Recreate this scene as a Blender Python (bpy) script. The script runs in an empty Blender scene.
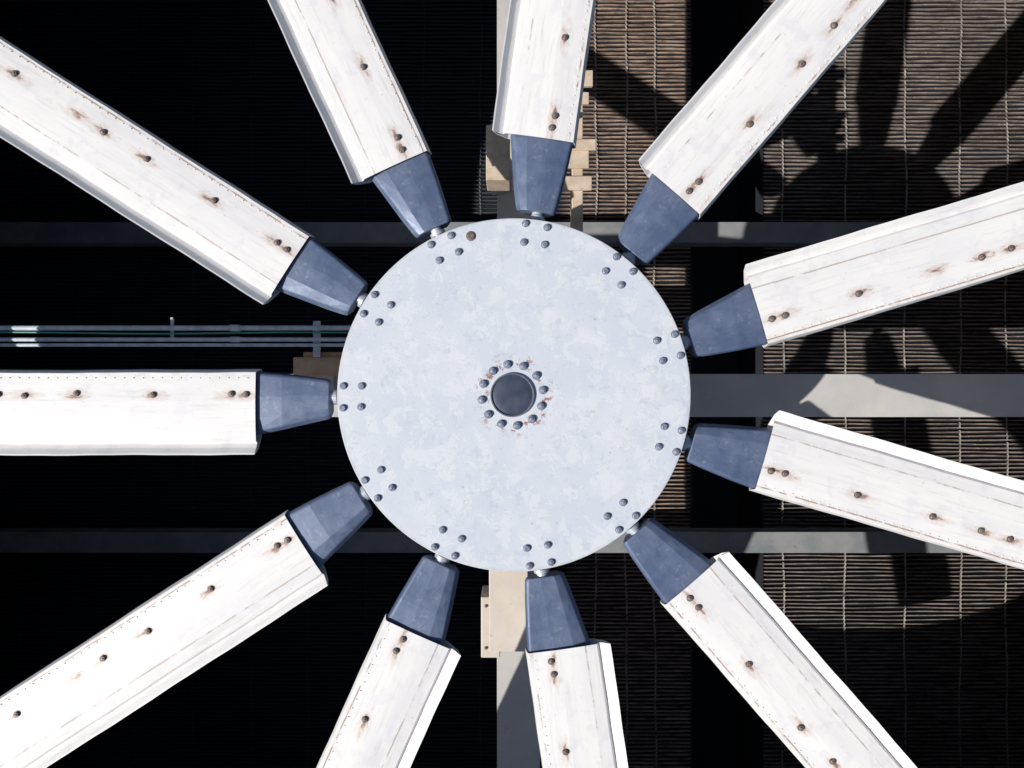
import bpy, bmesh, math, random
from mathutils import Vector, Matrix
random.seed(7)
sc=bpy.context.scene
F=683.0; HZ=5.5; D=5.79; ZC=HZ+D; CX,CY=-0.017,0.093
R=1.5
def P(px,py,z):
    Z=ZC-z
    return ((px-512)/F*Z+CX,(384-py)/F*Z+CY)

# ---------------- materials ----------------
class NT:
    def __init__(s,name):
        s.m=bpy.data.materials.new(name); s.m.use_nodes=True
        s.t=s.m.node_tree; s.b=s.t.nodes['Principled BSDF']
        s.tc=s.t.nodes.new('ShaderNodeTexCoord')
    def n(s,typ,**k):
        a=s.t.nodes.new(typ)
        for q,v in k.items(): setattr(a,q,v)
        return a
    def l(s,a,b): s.t.links.new(a,b)
    def noise(s,scale,vec=None,detail=4,rough=.6,dist=0):
        a=s.n('ShaderNodeTexNoise'); a.inputs['Scale'].default_value=scale
        a.inputs['Detail'].default_value=detail; a.inputs['Roughness'].default_value=rough
        a.inputs['Distortion'].default_value=dist
        s.l(vec if vec else s.tc.outputs['Object'],a.inputs['Vector']); return a.outputs[0]
    def rng(s,v,a,b,c=0.,d=1.):
        m=s.n('ShaderNodeMapRange'); s.l(v,m.inputs[0])
        for i,x in zip((1,2,3,4),(a,b,c,d)): m.inputs[i].default_value=x
        return m.outputs[0]
    def math(s,op,a,b=None,c=None):
        m=s.n('ShaderNodeMath',operation=op)
        for i,x in enumerate((a,b,c)):
            if x is None: continue
            if isinstance(x,(int,float)): m.inputs[i].default_value=x
            else: s.l(x,m.inputs[i])
        return m.outputs[0]
    def vm(s,op,a,b=None):
        m=s.n('ShaderNodeVectorMath',operation=op)
        for i,x in enumerate((a,b)):
            if x is None: continue
            if isinstance(x,(tuple,list)): m.inputs[i].default_value=x
            else: s.l(x,m.inputs[i])
        return m.outputs['Value'] if op in('LENGTH','DISTANCE') else m.outputs[0]
    def mix(s,f,a,b):
        m=s.n('ShaderNodeMix',data_type='RGBA')
        if isinstance(f,(int,float)): m.inputs[0].default_value=f
        else: s.l(f,m.inputs[0])
        for i,x in ((6,a),(7,b)):
            if isinstance(x,tuple): m.inputs[i].default_value=(*x,1)
            else: s.l(x,m.inputs[i])
        return m.outputs[2]
    def bump(s,h,st,dist=.01):
        b=s.n('ShaderNodeBump'); b.inputs['Strength'].default_value=st; b.inputs['Distance'].default_value=dist
        s.l(h,b.inputs['Height']); s.l(b.outputs[0],s.b.inputs['Normal'])
    def scaled(s,v):
        return s.vm('MULTIPLY',s.tc.outputs['Object'],v)
    def fin(s,col,rough=.5,metal=0.):
        if isinstance(col,tuple): s.b.inputs['Base Color'].default_value=(*col,1)
        else: s.l(col,s.b.inputs['Base Color'])
        if isinstance(rough,(int,float)): s.b.inputs['Roughness'].default_value=rough
        else: s.l(rough,s.b.inputs['Roughness'])
        s.b.inputs['Metallic'].default_value=metal
        return s.m

def simple(name,c1,c2,scale=3,rough=.6,metal=0,lo=.35,hi=.65,rust=0,rc=(.18,.07,.03),bump=.15):
    t=NT(name)
    f=t.rng(t.noise(scale),lo,hi)
    c=t.mix(f,c1,c2)
    if rust>0:
        r=t.rng(t.noise(scale*2.3,detail=6,rough=.7),.72-rust,.80-rust)
        c=t.mix(t.math('MULTIPLY',r,.8),c,rc)
    if bump: t.bump(t.noise(scale*12,detail=2),bump,.004)
    return t.fin(c,rough,metal)

SB=(D+.10)/F
STUDS=[268,281,358,436,486,515,590,660]
def blade_mat():
    t=NT('blade_white_paint')
    oi=t.n('ShaderNodeObjectInfo')
    rv=t.math('MULTIPLY',oi.outputs['Random'],37.0)
    comb=t.n('ShaderNodeCombineXYZ')
    for i in range(3): t.l(rv,comb.inputs[i])
    vec=t.vm('ADD',t.tc.outputs['Object'],comb.outputs[0])
    vs=t.vm('MULTIPLY',vec,(.5,2.2,1))
    c=t.mix(t.rng(t.noise(2.2,vs),.35,.65),(.84,.81,.775),(.765,.745,.73))
    vs2=t.vm('MULTIPLY',vec,(1.0,16,1))
    c=t.mix(t.math('MULTIPLY',t.rng(t.noise(2.5,vs2,6,.65),.54,.70),.36),c,(.54,.47,.43))
    c=t.mix(t.math('MULTIPLY',t.rng(t.noise(5,vec,6,.7),.54,.61),.32),c,(.62,.62,.65))
    c=t.mix(t.math('MULTIPLY',t.rng(t.noise(34,vec,3),.70,.75),.6),c,(.33,.23,.17))
    md=None
    for s in STUDS:
        dv=t.vm('SUBTRACT',t.tc.outputs['Object'],(s*SB+.018,0.004,0))
        d=t.vm('LENGTH',t.vm('MULTIPLY',dv,(.42,1.2,0)))
        md=d if md is None else t.math('MINIMUM',md,d)
    nn=t.math('MULTIPLY',t.math('SUBTRACT',t.noise(20,t.vm('MULTIPLY',vec,(.6,1.5,1)),6,.7),.5),.17)
    dd=t.math('ADD',md,nn)
    st=t.rng(dd,.005,.070,1,0)
    c=t.mix(t.math('MULTIPLY',st,.55),c,(.50,.31,.20))
    st2=t.rng(dd,.0,.030,1,0)
    c=t.mix(t.math('MULTIPLY',st2,.85),c,(.22,.10,.055))
    sep=t.n('ShaderNodeSeparateXYZ'); t.l(t.tc.outputs['Object'],sep.inputs[0])
    for y0,amt,sc_ in ((-.162,.85,9),(.30,.6,6)):
        w=t.math('MULTIPLY',t.math('SUBTRACT',t.noise(5,vec,3),.5),.012)
        ln=t.rng(t.math('ABSOLUTE',t.math('SUBTRACT',t.math('ADD',sep.outputs[1],w),y0)),.003,.009,1,0)
        th=t.math('ADD',t.noise(sc_,vec,5,.7),t.math('MULTIPLY',t.math('SUBTRACT',oi.outputs['Random'],.5),.3))
        c=t.mix(t.math('MULTIPLY',t.math('MULTIPLY',ln,t.rng(th,.46,.58)),amt),c,(.30,.17,.11))
    # grime collecting close to the seam
    gm=t.rng(t.math('ABSOLUTE',t.math('SUBTRACT',sep.outputs[1],-.175)),.0,.07,1,0)
    c=t.mix(t.math('MULTIPLY',t.math('MULTIPLY',gm,t.rng(t.noise(7,vec,6,.7),.5,.64)),.35),c,(.50,.38,.30))
    t.bump(t.math('ADD',t.noise(1.6,vs,3),t.math('MULTIPLY',t.noise(60,vec,2),.05)),.25,.02)
    return t.fin(c,t.rng(t.noise(6,vec,2),.3,.7,.38,.6))
def hub_mat():
    t=NT('hub_weathered_paint')
    o=t.tc.outputs['Object']
    c=t.mix(t.rng(t.noise(1.6,o,4),.35,.65),(.555,.595,.655),(.625,.65,.69))
    p=t.rng(t.noise(4.8,o,9,.76,.5),.515,.545)
    c=t.mix(t.math('MULTIPLY',p,.55),c,(.71,.715,.73))
    pa=t.rng(t.noise(7,t.vm('ADD',o,(2,5,8)),9,.76,.3),.56,.585)
    c=t.mix(t.math('MULTIPLY',pa,.6),c,(.50,.54,.60))
    p2=t.rng(t.noise(15,t.vm('ADD',o,(4,9,2)),9,.78),.60,.63)
    c=t.mix(t.math('MULTIPLY',p2,.6),c,(.42,.45,.51))
    p3=t.rng(t.noise(30,t.vm('ADD',o,(1,3,7)),5,.7),.66,.70)
    c=t.mix(t.math('MULTIPLY',p3,.6),c,(.36,.36,.38))
    sp=t.rng(t.noise(15,t.vm('ADD',o,(11,3,5)),3,.6),.70,.74)
    c=t.mix(t.math('MULTIPLY',sp,.6),c,(.42,.29,.22))
    r=t.vm('LENGTH',t.vm('MULTIPLY',o,(1,1,0)))
    ring=t.math('MULTIPLY',t.rng(r,.20,.23),t.rng(r,.30,.38,1,0))
    rr=t.math('MULTIPLY',ring,t.rng(t.noise(11,o,5,.7),.55,.61))
    c=t.mix(t.math('MULTIPLY',rr,.85),c,(.30,.08,.045))
    edge=t.rng(t.math('ADD',r,t.math('MULTIPLY',t.noise(8,o,6,.7),.09)),1.515,1.57)
    c=t.mix(t.math('MULTIPLY',edge,.5),c,(.38,.33,.29))
    t.bump(t.math('ADD',t.math('MULTIPLY',p,.5),t.noise(40,o,3)),.25,.004)
    return t.fin(c,t.rng(p,0,1,.6,.46))
def fin_mat():
    t=NT('fin_metal_dirty_painted_shade')
    o=t.tc.outputs['Object']
    sep=t.n('ShaderNodeSeparateXYZ'); t.l(o,sep.inputs[0])
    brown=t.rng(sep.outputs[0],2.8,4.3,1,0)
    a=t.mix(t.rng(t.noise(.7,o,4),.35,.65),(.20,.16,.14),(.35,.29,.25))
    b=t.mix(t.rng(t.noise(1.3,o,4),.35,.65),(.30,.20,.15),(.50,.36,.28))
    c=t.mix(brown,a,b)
    c=t.mix(t.rng(t.noise(3,t.scaled((1,14,1)),6,.75),.42,.62),c,(.06,.05,.045))
    c=t.mix(t.rng(t.noise(20,o,4,.7),.60,.70),c,(.45,.37,.31))
    new=t.rng(sep.outputs[0],.75,.95,1,0)  # mask for painting shade into the colour of the left-hand fins
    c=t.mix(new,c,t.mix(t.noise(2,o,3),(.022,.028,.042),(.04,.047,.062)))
    c=t.mix(t.rng(sep.outputs[2],-.032,-.006,1,0),c,(.005,.005,.008))  # grooves blackened in the colour to deepen the shade between fins
    return t.fin(c,.75,0)
def root_mat():
    t=NT('blade_root_blue_grey')
    o=t.tc.outputs['Object']; oi=t.n('ShaderNodeObjectInfo')
    v=t.vm('ADD',o,t.vm('MULTIPLY',oi.outputs['Location'],(3,3,3)))
    c=t.mix(t.rng(t.noise(4,v,5,.65),.35,.65),(.08,.115,.20),(.135,.17,.26))
    c=t.mix(t.math('MULTIPLY',t.rng(t.noise(13,v,6,.7),.57,.67),.5),c,(.25,.29,.36))
    c=t.mix(t.math('MULTIPLY',t.rng(t.noise(9,t.vm('MULTIPLY',v,(1,5,1)),5,.7),.58,.68),.45),c,(.05,.065,.115))
    t.bump(t.noise(6,v,3),.2,.015)
    return t.fin(c,t.rng(t.noise(8,v,3),.3,.7,.40,.58),.12)
M={}
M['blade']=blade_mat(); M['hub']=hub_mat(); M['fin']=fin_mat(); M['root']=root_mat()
M['cap']=simple('hub_cap_slate',(.035,.047,.08),(.065,.08,.115),8,.42,rust=.04,rc=(.13,.13,.15))
M['ringdark']=simple('cap_rim_steel',(.10,.12,.17),(.17,.20,.25),12,.45,.2)
M['bolt']=simple('bolt_painted_steel',(.15,.18,.25),(.32,.35,.42),30,.42,.2,rust=.14,rc=(.15,.08,.05))
M['bolt2']=simple('stud_rusty_steel',(.11,.085,.075),(.29,.25,.23),45,.5,.3,rust=.2,rc=(.16,.07,.03))
M['steel']=simple('shaft_steel',(.42,.46,.52),(.55,.58,.62),12,.4,.3,rust=.05)
M['beam']=simple('beam_pale_paint',(.46,.45,.44),(.57,.54,.50),1.6,.65,rust=.08,rc=(.36,.27,.20))
M['block']=simple('block_cream_paint',(.62,.54,.46),(.70,.62,.54),3,.65,rust=.08,rc=(.36,.22,.14))
M['beamlow']=simple('beam_galvanised',(.19,.21,.22),(.28,.28,.28),2.5,.6,.0,rust=.08,rc=(.2,.13,.09))
M['cream']=simple('bracket_cream_paint',(.66,.54,.42),(.50,.38,.27),6,.6,rust=.1,rc=(.30,.15,.07))
M['wood']=simple('bracket_tan',(.50,.30,.17),(.62,.42,.27),7,.7,rust=.06)
M['pipe']=simple('conduit_galvanised',(.46,.53,.60),(.66,.71,.76),11,.62,.0,rust=.04)
M['cable']=simple('green_cable',(.05,.25,.20),(.08,.34,.26),8,.5)
M['black']=simple('plenum_dark_steel',(.008,.010,.014),(.014,.016,.021),2,.85,bump=0)
M['concrete']=simple('deck_concrete',(.32,.31,.30),(.42,.41,.39),1.5,.85,rust=.03)
M['cowl']=simple('cowl_fibreglass',(.55,.56,.55),(.65,.65,.63),1.5,.6)
M['ground']=simple('ground_gravel',(.16,.14,.12),(.24,.21,.18),.4,.95)
M['gear']=simple('gearbox_paint',(.10,.16,.24),(.14,.2,.28),4,.5,rust=.06)
M['wire']=simple('spacer_wire_zinc',(.40,.36,.32),(.13,.11,.10),7,.6,.1,rust=.1,bump=0)
M['wire2']=simple('spacer_wire_painted_shade',(.09,.10,.13),(.03,.035,.05),7,.6,.1,bump=0)  # darker copy of the spacer wire, shade put into its colour

# ---------------- mesh helpers ----------------
def mkobj(name,bm,mat,parent=None,smooth=False,bevel=0):
    me=bpy.data.meshes.new(name); bmesh.ops.recalc_face_normals(bm,faces=bm.faces[:])
    bm.to_mesh(me); bm.free(); ob=bpy.data.objects.new(name,me); sc.collection.objects.link(ob)
    if not isinstance(mat,(list,tuple)): mat=[mat]
    for m in mat: me.materials.append(m)
    if smooth:
        for p in me.polygons: p.use_smooth=True
    if parent: ob.parent=parent
    if bevel:
        b=ob.modifiers.new('bv','BEVEL'); b.width=bevel; b.segments=2; b.limit_method='ANGLE'
    return ob
def empty(name,loc=(0,0,0)):
    e=bpy.data.objects.new(name,None); sc.collection.objects.link(e); e.location=loc; return e
def box(bm,x0,x1,y0,y1,z0,z1):
    v=[bm.verts.new(p) for p in ((x0,y0,z0),(x1,y0,z0),(x1,y1,z0),(x0,y1,z0),(x0,y0,z1),(x1,y0,z1),(x1,y1,z1),(x0,y1,z1))]
    for f in ((0,3,2,1),(4,5,6,7),(0,1,5,4),(1,2,6,5),(2,3,7,6),(3,0,4,7)): bm.faces.new([v[i] for i in f])
def cyl(bm,x,y,z0,z1,r,seg=24,r2=None,rot=0):
    bmesh.ops.create_cone(bm,cap_ends=True,segments=seg,radius1=r,radius2=r if r2 is None else r2,depth=z1-z0,
        matrix=Matrix.Translation((x,y,(z0+z1)/2))@Matrix.Rotation(rot,4,'Z'))
def cylx(bm,p0,p1,r,seg=16):
    p0,p1=Vector(p0),Vector(p1); d=p1-p0
    bmesh.ops.create_cone(bm,cap_ends=True,segments=seg,radius1=r,radius2=r,depth=d.length,
        matrix=Matrix.Translation((p0+p1)/2)@d.to_track_quat('Z','Y').to_matrix().to_4x4())
def bolt(bm,x,y,z,r,h,stud=True):
    cyl(bm,x,y,z,z+h*.18,r*1.25,20)
    ro=random.random()*3
    cyl(bm,x,y,z+h*.18,z+h*.72,r,6,rot=ro)
    cyl(bm,x,y,z+h*.72,z+h*.84,r*.98,12,r2=r*.80,rot=ro)
    if stud:
        cyl(bm,x,y,z+h*.8,z+h*1.0,r*.5,12); cyl(bm,x,y,z+h*1.0,z+h*1.08,r*.5,12,r2=r*.32)

# ---------------- fan ----------------
fan=empty('cooling_fan',(0,0,HZ))
S=D/F
bm=bmesh.new(); cyl(bm,0,0,-.035,0,R,160)
mkobj('hub_top_plate',bm,M['hub'],fan,bevel=.006)
bm=bmesh.new(); cyl(bm,0,0,-.27,-.235,R*.985,128); mkobj('hub_bottom_plate',bm,M['hub'],fan,bevel=.005)
bm=bmesh.new(); cyl(bm,0,0,-.235,-.035,R*.42,64); cyl(bm,0,0,-.7,-.27,.3,40); mkobj('hub_drum',bm,M['gear'],fan)
def lathe(prof,N=64):
    bm=bmesh.new()
    rings=[[bm.verts.new((r*math.cos(2*math.pi*i/N)-.014,r*math.sin(2*math.pi*i/N),z)) for i in range(N)] for r,z in prof]
    for a,b in zip(rings,rings[1:]):
        for i in range(N): bm.faces.new((a[i],a[(i+1)%N],b[(i+1)%N],b[i]))
    return bm
mkobj('cap_rim',lathe([(.188,.0),(.188,.016),(.185,.020),(.177,.020),(.173,.016),(.171,.006)]),M['ringdark'],fan)
mkobj('hub_cap',lathe([(.171,.006),(.160,.010),(.12,.015),(.06,.019),(0.001,.020)]),M['cap'],fan,smooth=True)
bm=bmesh.new()
for i in range(12):
    a=math.radians(30*i+9); bolt(bm,.262*math.cos(a)-.014,.262*math.sin(a),.0,.029,.030)
a0=[math.pi-2*math.pi*i/11 for i in range(11)]
for k,a in enumerate(a0):
    for u,v in ((171,13),(171,-9),(153,12),(153,-9)):
        u*=S; v*=S
        u+=random.uniform(-.006,.006)
        bolt(bm,u*math.cos(a)-v*math.sin(a),u*math.sin(a)+v*math.cos(a),0,.026,.024,random.random()<.6)
mkobj('hub_bolts',bm,M['bolt'],fan)
bm=bmesh.new(); x,y=P(471,236,HZ); bolt(bm,x,y,0.000,.034,.014,False)
mkobj('balance_weight_bolt',bm,M['bolt2'],fan)

def loft(secs,close_ends=True,closed=True):
    bm=bmesh.new(); rs=[[bm.verts.new(p) for p in s] for s in secs]; n=len(rs[0])
    for a,b in zip(rs,rs[1:]):
        for i in range(n if closed else n-1): bm.faces.new((a[i],a[(i+1)%n],b[(i+1)%n],b[i]))
    if close_ends: bm.faces.new(rs[0][::-1]); bm.faces.new(rs[-1])
    return bm
BZ=-.10
prof=[(-26,-15),(-25.3,-10),(-24.2,-4),(-23.2,-.5),(-22.4,.9),(-8,1.7),(6,2.3),(20,2.1),(34,1.6),(46.2,.5),(47.2,-.8),(48.5,-3.0),(53,-.6),(58,3.8),(59.5,4.2),(59,2),(55,-6),(44,-15),(20,-21),(-8,-21),(-22,-18)]
TIP=705
for k,a in enumerate(a0):
    be=empty('blade_%d'%(k+1)); be.parent=fan; be.rotation_euler=(0,0,a); be.location=(0,0,BZ)
    pr=math.radians(random.uniform(-1.2,1.2))
    secs=[]
    us=[258,262]+[270+ (TIP-270)*i/40 for i in range(41)]
    for u in us:
        t=(u-258)/(TIP-258); s=[]
        for v,z in prof:
            vv=v+1.5*t; zz=z
            ph=pr+math.radians(1.2)*t
            wob=(.4*math.sin(u*.045+k*1.7)+.2*math.sin(u*.13+k*2.9))*(1 if (v>45 or v<-21) else .25)
            s.append((u*SB,(vv*math.cos(ph)-zz*math.sin(ph)+wob*.6)*SB,(vv*math.sin(ph)+zz*math.cos(ph)+wob*.5)*SB))
        secs.append(s)
    sh=mkobj('shell',loft(secs,False),M['blade'],be)
    so=sh.modifiers.new('so','SOLIDIFY'); so.thickness=.007; so.offset=-1
    def rs(u,v0,v1,h,hb):
        return [(u*SB,v*SB,z*SB) for v,z in ((v0-1.5,-h*.5),(v0,-h*.10),(v0+2,0),(v0+(v1-v0)*.4,1.1),(v1*.6,.8),(v1-2.5,-h*.16),(v1+1.5,-h*.62),(v1-4,-hb),(v0+4,-hb))]
    j=random.uniform(-1,1)
    bm=loft([rs(184.5,-13,22,12,18),rs(187,-14.5,23.5,14,20),rs(205,-17,28+j*.4,15,21),rs(232,-20,34,15.5,20),rs(258,-22,39.5,14,18),rs(276,-20,41,10,16)])
    for v in bm.verts:
        if v.co.x>250*SB: v.co.z-=2.4*SB
        if v.co.x>270*SB: v.co.z-=5*SB
    mkobj('root_fairing',bm,M['root'],be,bevel=.010)
    bm=bmesh.new(); cylx(bm,(1.1,.02,-.06),(186*SB,.02,-.06),.05,24); cylx(bm,(177.5*SB,.02,-.06),(181*SB,.02,-.06),.068,24)
    mkobj('shaft',bm,M['steel'],be)
    bm=bmesh.new()
    for i,u in enumerate(STUDS):
        if i==5 and k%3==1: continue
        if i==3 and k==5: continue
        uu=u+random.uniform(-1,1) if i<=1 else u+random.uniform(-2,2)
        vv=random.uniform(-1.4,1.4)
        zt=2.2*SB+vv*SB*math.sin(pr)
        bolt(bm,uu*SB,vv*SB,zt-.004,.024,.024)
    mkobj('studs',bm,M['bolt2'],be)
    bm=bmesh.new(); u=266
    while u<TIP-6:
        cyl(bm,u*SB,-16.8*SB,-16.8*SB*math.sin(pr)+1.1*SB,-16.8*SB*math.sin(pr)+1.1*SB+.007,.006,8,r2=.004); u+=9.5
    mkobj('rivets',bm,M['blade'],be)

# ---------------- fan deck, cowl, plenum ----------------
RC=6.45
def ring(name,r0,r1,z0,z1,mat,n=128,parent=None):
    bm=bmesh.new(); L=[]
    for r,z in ((r0,z0),(r1,z0),(r1,z1),(r0,z1)):
        L.append([bm.verts.new((r*math.cos(2*math.pi*i/n),r*math.sin(2*math.pi*i/n),z)) for i in range(n)])
    for j in range(4):
        a,b=L[j],L[(j+1)%4]
        for i in range(n): bm.faces.new((a[i],a[(i+1)%n],b[(i+1)%n],b[i]))
    return mkobj(name,bm,mat,parent)
cw=empty('fan_cowl')
ring('cowl_wall',RC,RC+.06,4.9,5.31,M['cowl'],parent=cw)
ring('cowl_lip',RC-.0,RC+.16,5.312,5.35,M['cowl'],parent=cw)
W=13.0
bm=bmesh.new(); n=128
inn={};out={}
for z in (4.95,5.10):
    inn[z]=[];out[z]=[]
    for i in range(n):
        a=2*math.pi*i/n; c,s=math.cos(a),math.sin(a); m=max(abs(c),abs(s))
        inn[z].append(bm.verts.new(((RC+.07)*c,(RC+.07)*s,z))); out[z].append(bm.verts.new((W*c/m,W*s/m,z)))
for i in range(n):
    j=(i+1)%n
    bm.faces.new((inn[5.10][i],out[5.10][i],out[5.10][j],inn[5.10][j]))
    bm.faces.new((inn[4.95][i],inn[4.95][j],out[4.95][j],out[4.95][i]))
    bm.faces.new((inn[5.10][i],inn[5.10][j],inn[4.95][j],inn[4.95][i]))
    bm.faces.new((out[5.10][i],out[4.95][i],out[4.95][j],out[5.10][j]))
mkobj('fan_deck',bm,M['concrete'])
pw=empty('plenum_wall')
for nm,b in (('west',(-W,-W+.1,-W,W)),('east',(W-.1,W,-W,W)),('south',(-W+.1,W-.1,-W,-W+.1)),('north',(-W+.1,W-.1,W-.1,W))):
    bm=bmesh.new(); box(bm,*b,-4,4.948); mkobj(nm,bm,M['black'],pw)
bm=bmesh.new(); g=400
bm.faces.new([bm.verts.new(p) for p in ((-g,-g,-4),(g,-g,-4),(g,g,-4),(-g,g,-4))]); mkobj('ground',bm,M['ground'])

# ---------------- finned heat exchanger bundles ----------------
WI=W-.12
xa=P(693,0,0)[0]; xb=P(761,0,0)[0]
he=empty('finned_tube_bundle')
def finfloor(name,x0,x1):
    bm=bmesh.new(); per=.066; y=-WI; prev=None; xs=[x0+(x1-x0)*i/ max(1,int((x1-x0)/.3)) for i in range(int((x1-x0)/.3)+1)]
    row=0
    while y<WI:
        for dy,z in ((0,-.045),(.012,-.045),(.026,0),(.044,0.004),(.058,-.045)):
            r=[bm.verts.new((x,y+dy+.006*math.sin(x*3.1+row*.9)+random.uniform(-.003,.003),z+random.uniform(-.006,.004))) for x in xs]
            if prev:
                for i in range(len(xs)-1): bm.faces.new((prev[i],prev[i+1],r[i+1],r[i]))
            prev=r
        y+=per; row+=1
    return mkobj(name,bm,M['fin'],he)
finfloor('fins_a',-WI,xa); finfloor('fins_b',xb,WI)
bm=bmesh.new()
for x in (xa-.035,xb): box(bm,x,x+.035,-WI,WI,-1.2,.012)
box(bm,xa+.001,xb-.001,-WI,WI,-1.3,-1.2)
mkobj('trough',bm,M['black'],he)
def wavy(bm,x,w,amp):
    y=-WI; prev=None; k=0; ph=random.random()*6
    while y<WI:
        xx=x+amp*(1 if k%2 else -1)+.014*math.sin(y*1.3+ph)+.01*math.sin(y*3.7+ph*2)
        r=(bm.verts.new((xx-w/2,y,.012)),bm.verts.new((xx+w/2,y,.018)))
        if prev and random.random()>.06: bm.faces.new((prev[0],prev[1],r[1],r[0]))
        prev=r; y+=.033; k+=1
bm=bmesh.new()
for px in (783,845,905,960,1006,1060,1115): wavy(bm,P(px,0,0)[0],.022,.010)
for px in (655,626,596): wavy(bm,P(px,0,0)[0],.022,.012)
mkobj('spacer_wires',bm,M['wire'],he)
bm=bmesh.new()
x=P(596,0,0)[0]-.95
while x>-WI: wavy(bm,x,.012,.010); x-=.95
mkobj('spacer_wires_painted_shade',bm,M['wire2'],he)

# ---------------- beams ----------------
def ibeam(name,x0,x1,y0,y1,zt,h,mat,axis='x',plates=()):
    e=empty(name); tf=.03
    bm=bmesh.new(); box(bm,x0,x1,y0,y1,zt-tf,zt); box(bm,x0,x1,y0,y1,zt-h,zt-h+tf)
    if axis=='x': c=(y0+y1)/2; box(bm,x0,x1,c-.012,c+.012,zt-h+tf,zt-tf)
    else: c=(x0+x1)/2; box(bm,c-.012,c+.012,y0,y1,zt-h+tf,zt-tf)
    mkobj('section',bm,mat,e,bevel=.004)
    bm=bmesh.new(); ok=False
    for q in plates:
        ok=True
        if axis=='x': px0,px1,py0,py1=q-.22,q+.22,y0+.03,y1-.03
        else: px0,px1,py0,py1=x0+.03,x1-.03,q-.22,q+.22
        box(bm,px0,px1,py0,py1,zt+.001,zt+.013)
        for ii in (0,.5,1):
            for jj in (0,1):
                bx=px0+.05+(px1-px0-.1)*(ii if axis=='x' else jj); by=py0+.05+(py1-py0-.1)*(jj if axis=='x' else ii)
                cyl(bm,bx,by,zt+.013,zt+.032,.018,6)
    if ok: mkobj('splice_plates',bm,mat,e)
    else: bm.free()
    return e
ZM=HZ-2.25
y1=P(0,374,ZM)[1]; y0=P(0,417,ZM)[1]
ibeam('support_beam',-WI,WI,y0,y1,ZM,.45,M['beam'],'x',(-4.2,6.4))
x0=P(497,0,ZM)[0]; x1=P(540,0,ZM)[0]
ibeam('support_beam',x0,x1,y1+.003,WI,ZM,.45,M['beam'],'y',(5.5,))
ibeam('support_beam',x0,x1,-WI,y0-.003,ZM,.45,M['beam'],'y',(-5.6,))
ZL=.55
for a,b in ((222,243),(532,553)):
    ibeam('cross_beam',-WI,WI,P(0,b,ZL)[1],P(0,a,ZL)[1],ZL,.3,M['beamlow'],'x',(-7,-1.5,7.4))
bay=P(0,222,ZL)[1]-P(0,532,ZL)[1]
for s in (-1,1):
    y=P(0,(222 if s>0 else 532),ZL)[1]+s*bay
    ibeam('cross_beam',-WI,WI,y-.33,y,ZL,.3,M['beamlow'],'x')

gb=empty('fan_gearbox')
bm=bmesh.new(); box(bm,-.55,.6,-.5,.5,ZM+.06,ZM+.9); cyl(bm,0,0,ZM+.9,ZM+1.15,.42,40,r2=.34); box(bm,-.7,.75,-.65,.65,ZM+.02,ZM+.06)
mkobj('housing',bm,M['gear'],gb,bevel=.02)
bm=bmesh.new(); cyl(bm,0,0,ZM+1.15,HZ-.7,.16,32); mkobj('output_shaft',bm,M['steel'],gb)

def pbox(bm,px0,px1,py0,py1,z0,z1):
    xa_,ya_=P(px0,py1,z1); xb_,yb_=P(px1,py0,z1); box(bm,xa_,xb_,ya_,yb_,z0,z1)
mb=empty('mounting_block')
bm=bmesh.new(); z=ZM+.16
pbox(bm,481,500,597,658,ZM-.3,z-.002); pbox(bm,489,528,560,652,ZM+.002,z)
mkobj('body',bm,M['block'],mb,bevel=.012)
bm=bmesh.new()
for q in ((486,606),(486,648)):
    x,y=P(*q,z); bolt(bm,x,y,z-.004,.016,.02)
mkobj('bolts',bm,M['bolt2'],mb)

df=empty('drive_frame'); z=4.3
bm=bmesh.new()
pbox(bm,572,583,62,235,z-.22,z)
pbox(bm,486,510,125,180,z-.4,z-.002)
mkobj('rails',bm,M['cream'],df,bevel=.008)
bm=bmesh.new()
pbox(bm,520,593,70,86,z+.002,z+.05); pbox(bm,520,589,92,104,z+.002,z+.03)
pbox(bm,512,596,139,150,z+.002,z+.05); pbox(bm,512,589,150.5,168,z+.002,z+.03);pbox(bm,512,592,176,190,z+.002,z+.04); pbox(bm,520,578,112,118,z+.002,z+.05)
mkobj('cross_ties',bm,M['cream'],df,bevel=.006)
bm=bmesh.new()
pbox(bm,490,505,160,178,ZM,z-.402)
mkobj('legs',bm,M['beam'],df)

bk=empty('pipe_bracket'); z=4.1
bm=bmesh.new(); pbox(bm,293,345,357,376,z-.12,z); pbox(bm,303,345,352,357.5,z-.3,z-.03)
mkobj('arm',bm,M['wood'],bk,bevel=.008)
bm=bmesh.new(); pbox(bm,313,320,321,357,z+.002,z+.03); mkobj('strap',bm,M['pipe'],bk)
bm=bmesh.new(); xk=P(330,0,ZM+.01)[0]
box(bm,xk-.15,xk+.05,y1-.3,y1-.02,ZM+.002,z-.122); mkobj('post',bm,M['beam'],bk)

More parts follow.
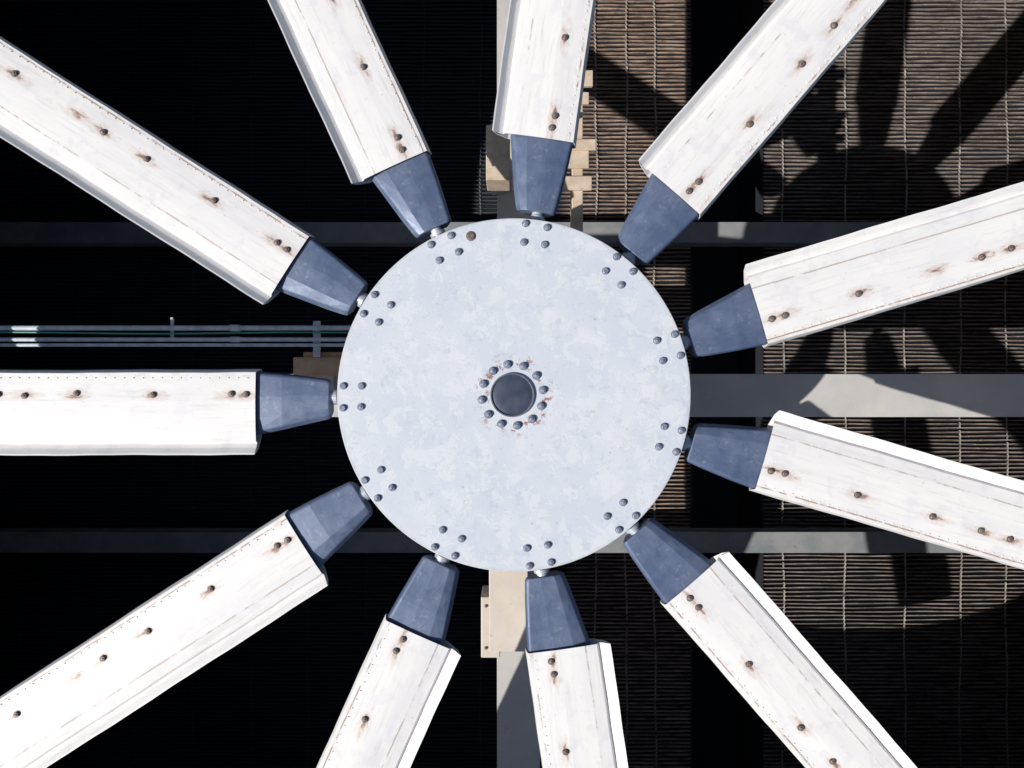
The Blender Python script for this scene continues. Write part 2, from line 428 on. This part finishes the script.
zc=4.18
def conduit(name,py,r,mat,z,xe=380,sag=0):
    e=empty(name); y=P(0,py,z)[1]; xr=P(xe,0,z)[0]
    bm=bmesh.new(); segs=[(-12.8+ (xr+12.8)*i/30) for i in range(31)]
    for a,b in zip(segs,segs[1:]): cylx(bm,(a,y+sag*math.sin(a*2.1),z),(b,y+sag*math.sin(b*2.1),z),r,14)
    mkobj('pipe',bm,mat,e,smooth=False)
    if r>.02:
        bm=bmesh.new()
        for xx in (-2.9,-5.9,-8.9): cylx(bm,(xx-.05,y,z),(xx+.05,y,z),r*1.35,14)
        mkobj('couplings',bm,mat,e)
conduit('conduit_pipe',328,.026,M['pipe'],zc)
conduit('conduit_pipe',339.5,.021,M['pipe'],zc)
conduit('conduit_pipe',345,.018,M['pipe'],zc-.02)
conduit('green_cable',333,.009,M['cable'],zc+.01,sag=.008)
bm=bmesh.new(); x,y=P(170,322,zc); box(bm,x-.012,x+.012,y-.16,y+.05,zc-.06,zc-.03); mkobj('conduit_hanger',bm,M['pipe'])

# ---------------- light ----------------
L=Vector((3.97,1.71,-3.67)).normalized()
sd=bpy.data.lights.new('sun','SUN'); sd.energy=4.9; sd.angle=math.radians(.5); sd.color=(1,.965,.92)
so=bpy.data.objects.new('sun',sd); sc.collection.objects.link(so); so.rotation_mode='QUATERNION'; so.rotation_quaternion=L.to_track_quat('-Z','Y')
so.location=(-20,-9,25)
w=bpy.data.worlds.new('World'); sc.world=w; w.use_nodes=True
nt=w.node_tree; bg=nt.nodes['Background']; sky=nt.nodes.new('ShaderNodeTexSky'); sky.sky_type='NISHITA'; sky.sun_disc=False
sky.sun_elevation=math.asin(-L.z); sky.sun_rotation=math.atan2(-L.x,-L.y)
nt.links.new(sky.outputs[0],bg.inputs[0]); bg.inputs[1].default_value=.075
sc.view_settings.view_transform='Standard'; sc.view_settings.look='None'; sc.view_settings.exposure=0
# ---------------- camera ----------------
cd=bpy.data.cameras.new('camera'); cd.sensor_width=36; cd.lens=24.01; cd.clip_end=2000
co=bpy.data.objects.new('camera',cd); sc.collection.objects.link(co); co.location=(CX,CY,ZC); co.rotation_euler=(0,0,0)
sc.camera=co
